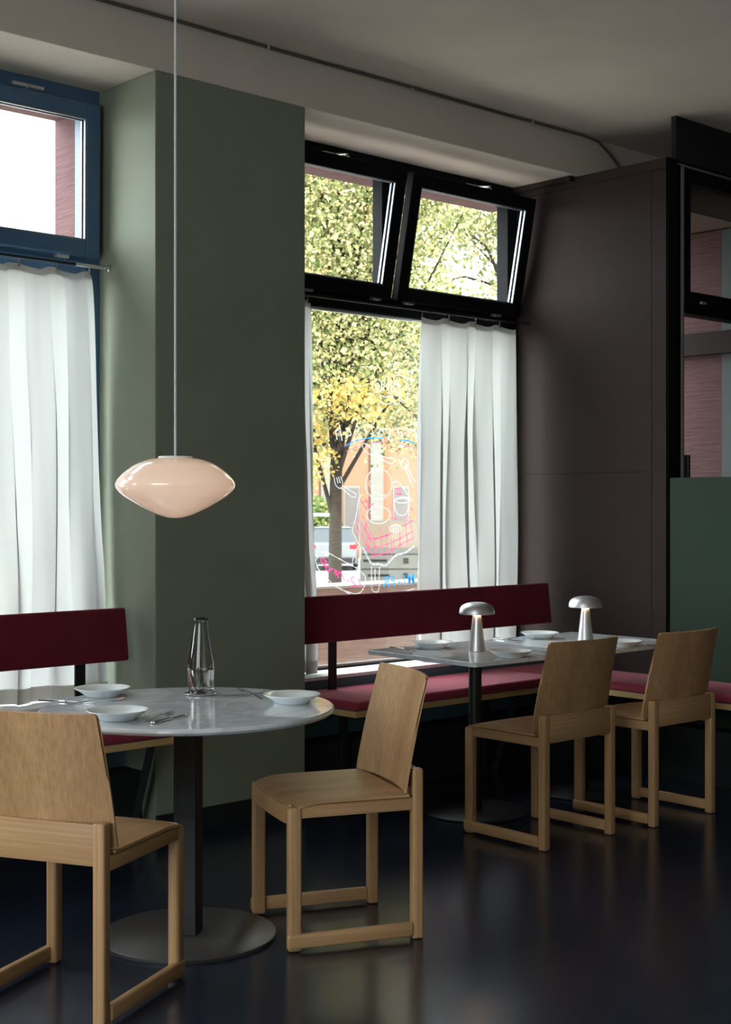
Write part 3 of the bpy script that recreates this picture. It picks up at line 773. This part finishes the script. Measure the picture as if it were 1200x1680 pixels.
# pendant lamp
k = .00197 / 5
t = thing('pendant_lamp', 'lens-shaped opal glass pendant lamp hanging over the round table', 'lamp', (2.605, 3.742, 1.463))
prof = [(138, 218), (220, 206), (320, 168), (385, 125), (430, 88), (470, 45), (486, 15), (490, -3), (486, -22), (468, -52), (425, -92), (370, -128), (270, -186), (170, -234), (110, -257), (50, -272), (0, -277)]
P = smooth_pts([(a, b) for a, b in prof], 4)
obj('glass_shade', lathe([(max(0, a[0]) * k, a[1] * k) for a in P], 72), 'opal', t, smooth='all')
obj('cap', lathe([(0, 233 * k), (136 * k, 233 * k), (140 * k, 230 * k), (140 * k, 212 * k), (0, 212 * k)], 40), 'white', t, smooth=True)
bm = bmesh.new(); tube(bm, [(0, 0, .09), (0, 0, 3.44 - 1.463)], .0042, 8); obj('cord', bm, 'cord', t, smooth=True)
obj('ceiling_rose', lathe([(0, 3.42 - 1.463), (.05, 3.42 - 1.463), (.055, 3.4495 - 1.463), (0, 3.4495 - 1.463)], 32), 'white', t, smooth=True)

# ------------------------------------------------------------ outdoors
struct('ground', bxm(-60, 120, 5.72, 140, -1.3, -1.0), 'asphalt')
struct('trim_3', bxm(-20, 40, 5.73, 16, -1.0, -.96), 'pavement')['label'] = 'pale pavement outside the windows'
pb = obj('planter_wall', bxm(4.6, 9.5, 7.0, 7.04, -.96, .835, .003), 'tan'); tag(pb, 'tan board screen just outside the painted window', 'screen')
obj('capping', bxm(4.6, 9.5, 6.985, 7.25, .836, .855, .004), paint('cream_ledge', (.50, .45, .38)), pb)

def leaves(name, mat, parent, centres, count, size, seed):
    """many small bent leaves scattered over clumps"""
    rs = np.random.RandomState(seed); cs = np.array([c[:3] for c in centres]); rad = np.array([c[3] for c in centres])
    wts = rad ** 3; wts /= wts.sum(); idx = rs.choice(len(cs), count, p=wts)
    d = rs.normal(size=(count, 3)); d /= np.linalg.norm(d, axis=1)[:, None]
    pos = cs[idx] + d * (rad[idx] * rs.uniform(0, 1, count) ** .45)[:, None]
    a = rs.normal(size=(count, 3)); a /= np.linalg.norm(a, axis=1)[:, None]
    b = np.cross(a, rs.normal(size=(count, 3))); b /= np.linalg.norm(b, axis=1)[:, None]
    s = size * rs.uniform(.6, 1.25, count)[:, None]; nrm = np.cross(a, b)
    v = np.stack([pos - a * s * .55, pos + b * s * .42 - nrm * s * .12, pos + a * s * .55, pos - b * s * .42 - nrm * s * .12], 1).reshape(-1, 3)
    me = bpy.data.meshes.new(name); f = np.arange(count * 4).reshape(-1, 4)
    me.from_pydata(v.tolist(), [], f.tolist()); me.materials.append(mat)
    o = bpy.data.objects.new(name, me); COL.objects.link(o); o.parent = parent; return o
LG = leaf_mat('green_autumn_leaves', [(0, (.08, .12, .045)), (.3, (.24, .28, .12)), (.6, (.42, .42, .22)), (.85, (.66, .60, .36)), (1, (.72, .54, .30))])
LY = leaf_mat('yellow_autumn_leaves', [(0, (.40, .28, .08)), (.5, (.58, .43, .17)), (1, (.30, .32, .10))])
LD = leaf_mat('green_bush_leaves', [(0, (.08, .13, .05)), (.6, (.20, .26, .10)), (1, (.36, .36, .16))])
def tree(label, base, h, lean, clumps, n, size, seed, yellow=None, rt=.075):
    t = thing('street_tree', label, 'tree', base)
    rnd = random.Random(seed); bm = bmesh.new()
    tp = [(0, 0, 0), (lean * .3, 0, h * .3), (lean * .6, .02, h * .6), (lean, 0, h), (lean * 1.3, .1, h * 1.35)]
    tube(bm, tp, [rt * 1.15, rt, rt * .85, rt * .6, rt * .15], 12)
    for c in clumps:
        z0 = rnd.uniform(.45, 1.0) * h; st = Vector((lean * z0 / h, 0, z0)); e = Vector(c[:3]); md = (st + e) / 2 + Vector((rnd.uniform(-.2, .2), rnd.uniform(-.2, .2), .25))
        tube(bm, [st, md, e], [rt * .35, rt * .22, rt * .08], 6)
    obj('trunk', bm, 'bark', t, smooth=True)
    leaves('foliage', LG, t, clumps, n, size, seed)
    if yellow: leaves('yellow_foliage', LY, t, yellow, 900, size * 1.1, seed + 1)
    return t
def clumps_for(base, lst):                     # (px, py, depth, radius) -> local
    return [tuple(at(a, b, d) - base) + (r,) for a, b, d, r in lst]
b1 = at(545, 827, 14); b1.z = -1.0
L1 = [(520,640,14,.55),(600,600,13.8,.6),(660,650,14.2,.6),(690,560,14,.7),(560,560,14.5,.6),(500,520,14,.7),(620,520,14.4,.7),(700,700,14,.45),(640,720,14.2,.35),(600,710,14.6,.3),(480,600,14,.7),
      (540,440,14,.8),(640,430,14.5,.8),(470,420,14,.9),(560,340,14,.8),(520,270,14.2,.8),(640,330,14,.7),(600,230,14,.9),(700,330,14.3,.6),(760,350,14.5,.5),(440,300,14,.9),(480,160,14,1.0),(600,100,14,1.0),(720,200,14,.9),
      (740,600,14,.8),(780,700,14,.6),(420,680,14,.8),(440,520,14,.9),(820,560,14.2,.7),(660,390,14.2,.5),(512,720,14.8,.4),(505,770,15,.3)]
tree('autumn street tree with yellow leaves round its trunk, behind the painted window', b1, 4.6, .12, clumps_for(b1, L1), 56000, .046, 21,
     clumps_for(b1, [(565,655,13.5,.20),(590,650,13.4,.25),(540,650,13.4,.18),(610,670,13.4,.22),(560,630,13.4,.15),(650,640,13.4,.2),(520,760,13.8,.25),(515,700,13.8,.3)]), .072)
b2 = at(840, 827, 22); b2.z = -1.0
L2 = [(820,360,22,1.0),(760,380,22,.55),(870,470,22,.6),(700,330,21,.9),(630,400,21.5,.7),(800,320,22,1.0),(860,300,22,1.3),(880,420,22,1.2),(900,560,22,1.4),(740,240,22,1.3),(680,540,21,1.2),(820,505,22,.35),(640,480,22,1.2),(860,200,22,1.4)]
tree('second autumn tree further off, seen through the tilted right casement', b2, 6.2, .3, clumps_for(b2, L2), 22000, .075, 31, None, .09)
b3 = at(470, 827, 32); b3.z = -1.0
L3 = [(480, 560, 32, 1.92), (560, 600, 32.5, 1.79), (520, 450, 32, 2.05), (640, 590, 33, 1.66), (600, 480, 32, 1.92), (430, 700, 32, 1.79), (520, 690, 32, 1.15), (540, 330, 32, 2.3), (450, 400, 32, 2.3), (600, 360, 32.5, 1.54), (700, 620, 33, 1.54), (600, 680, 34, 0.9), (520, 740, 32.5, 0.77)]
tree('dense green tree in the background behind the yellowing street tree', b3, 6.2, -.2, clumps_for(b3, L3), 20000, .11, 41, None, .10)
for i, (px, d, rr, lab) in enumerate([(516, 56, 1.3, 'pale green bush behind the parked car'), (455, 58, 1.5, 'green bush further left, hidden mostly by the pier')]):
    b = at(px, 827, d); b.z = -1.0; t = thing('bush', lab, 'bush', b)
    leaves('foliage', LD, t, [(0, 0, 1.2, 1.2), (.5, .4, 1.7, .7), (-.5, .3, 1.5, .8), (.2, 0, 2.1, .6)], 6000, .20, 60 + i)
    bm = bmesh.new(); tube(bm, [(0, 0, 0), (0, 0, 1.2)], .05, 6); obj('stem', bm, 'bark', t)

# street-side building far behind
bb = at(640, 827, 62); bb.z = -1.0
t = thing('building', 'peach and white building across the street', 'building', bb, YAW - R(90) + R(6))
W_ = paint('peach_facade', (.22, .11, .07)); PW = paint('white_facade', (.15, .145, .135)); DG = paint('dark_shop_glass', (.10, .09, .09), .2)
obj('wall', bxm(-14, 14, 0, 8, 0, 8.0), W_, t)
for i in range(9):
    x = -9.4 + i * 2.2
    obj('pilaster', bxm(x - .28, x + .28, -.25, 0, 0, 7.6), PW, t)
for i in range(8):
    x = -8.3 + i * 2.2
    wi = obj('window', bxm(x - .38, x + .38, -.06, .0, .6, 3.2, .02), PW, t); obj('pane', bxm(x - .3, x + .3, -.08, -.061, .7, 3.1), DG, wi)
obj('cornice', bxm(-14.2, 14.2, -.4, 8.2, 7.6, 8.1, .05), PW, t)
# parked car, rear towards the window
bc = at(546, 827, 50); bc.z = -1.0
t = thing('parked_car', 'silver parked car seen from the rear beyond the tree trunk', 'car', bc, YAW - R(90))
CB = paint('silver_car_paint', (.13, .14, .155), .25, .03, 20, 0, .6)
def car_body(u, v): pass
bm = bmesh.new(); prev = None
for y, z0, z1, hw in [(0, .35, .95, .80), (.12, .25, 1.02, .87), (1.2, .22, 1.05, .90), (3.2, .22, .98, .89), (4.1, .28, .80, .82), (4.3, .35, .68, .74)]:
    r = [bm.verts.new(q_) for q_ in [(-hw, y, z0), (hw, y, z0), (hw, y, (z0 + z1) / 2), (hw * .92, y, z1), (-hw * .92, y, z1), (-hw, y, (z0 + z1) / 2)]]
    if prev:
        for k_ in range(6): bm.faces.new((prev[k_], prev[(k_ + 1) % 6], r[(k_ + 1) % 6], r[k_]))
    else: bm.faces.new(r[::-1])
    prev = r
bm.faces.new(prev); bmesh.ops.recalc_face_normals(bm, faces=bm.faces); obj('body', bm, CB, t, smooth=True)
bm = bmesh.new(); v8 = [(-.80, .15, 1.0), (.80, .15, 1.0), (.66, .45, 1.52), (-.66, .45, 1.52), (-.82, 3.0, 1.0), (.82, 3.0, 1.0), (.66, 2.1, 1.54), (-.66, 2.1, 1.54)]
vs = [bm.verts.new(q_) for q_ in v8]
for f_ in [(0, 1, 2, 3), (5, 4, 7, 6), (0, 3, 7, 4), (1, 5, 6, 2), (3, 2, 6, 7)]: bm.faces.new([vs[q_] for q_ in f_])
obj('cabin', bm, paint('tinted_car_glass', (.04, .05, .06), .15, .03, 20, 0, .6), t)
obj('roof', bxm(-.67, .67, .42, 2.12, 1.52, 1.57, .02), CB, t)
for s in (-1, 1):
    obj('roof_rail', bxm(s * .62 - .02, s * .62 + .02, .5, 2.1, 1.57, 1.61, .008), 'black_steel', t)
    obj('tail_light', bxm(s * .74 - .13, s * .74 + .13, -.02, .10, .80, .95, .01), paint('red_tail_light', (.75, .02, .03), .2), t)
    for yy in (.8, 3.5):
        wm = lathe([(0, -.1), (.30, -.1), (.32, -.06), (.32, .06), (.30, .1), (0, .1)], 24); bmesh.ops.rotate(wm, cent=(0, 0, 0), matrix=Matrix.Rotation(R(90), 3, 'Y'), verts=wm.verts)
        o = obj('wheel', wm, 'black_steel', t); o.location = (s * .80, yy, .32)
obj('licence_plate', bxm(-.26, .26, -.03, .0, .55, .66), 'white', t)
obj('bumper', bxm(-.82, .82, -.08, .15, .32, .50, .03), 'black_steel', t)
# notice board on the pavement
bn = at(642, 827, 16); bn.z = -.96
t = thing('notice_board', 'grey notice board with rows of dark entries outside the painted window', 'sign', bn, YAW - R(90) + R(4))
obj('board', bxm(-.36, .46, 0, .05, .15, 2.17, .01), paint('grey_board', (.13, .13, .12)), t)
obj('header', bxm(-.36, .46, -.004, 0, 1.86, 2.16), paint('beige_header', (.21, .17, .13)), t)
obj('row_lines', (lambda b: ([box(b, -.34, .44, -.006, -.001, 1.78 - i * .17, 1.79 - i * .17) for i in range(9)], [box(b, .14, .20, -.007, -.001, 1.68 - i * .17, 1.74 - i * .17) for i in range(9)],
      [box(b, -.32 + .05 * ((i * 7) % 3), -.05 + .03 * ((i * 5) % 4), -.007, -.001, 1.70 - i * .17, 1.725 - i * .17) for i in range(9)], b)[-1])(bmesh.new()), 'black_steel', t)
for s in (-.33, .43): obj('post', bxm(s - .02, s + .02, .055, .095, 0, 2.1, .004), 'black_steel', t)
# guard rail
b = at(530, 845, 30)
t = thing('guard_rail', 'thin grey railing in front of the bushes', 'railing', (b.x, b.y, -1.0), YAW - R(90))
bm = bmesh.new(); tube(bm, [(-6, 0, 2.17), (.4, 0, 2.17)], .03, 8); obj('rail', bm, 'sill', t)
for x in (-5.5, -3.5, -1.5, .3):
    bm = bmesh.new(); tube(bm, [(x, 0, 0), (x, 0, 2.17)], .025, 8); obj('post', bm, 'sill', t)
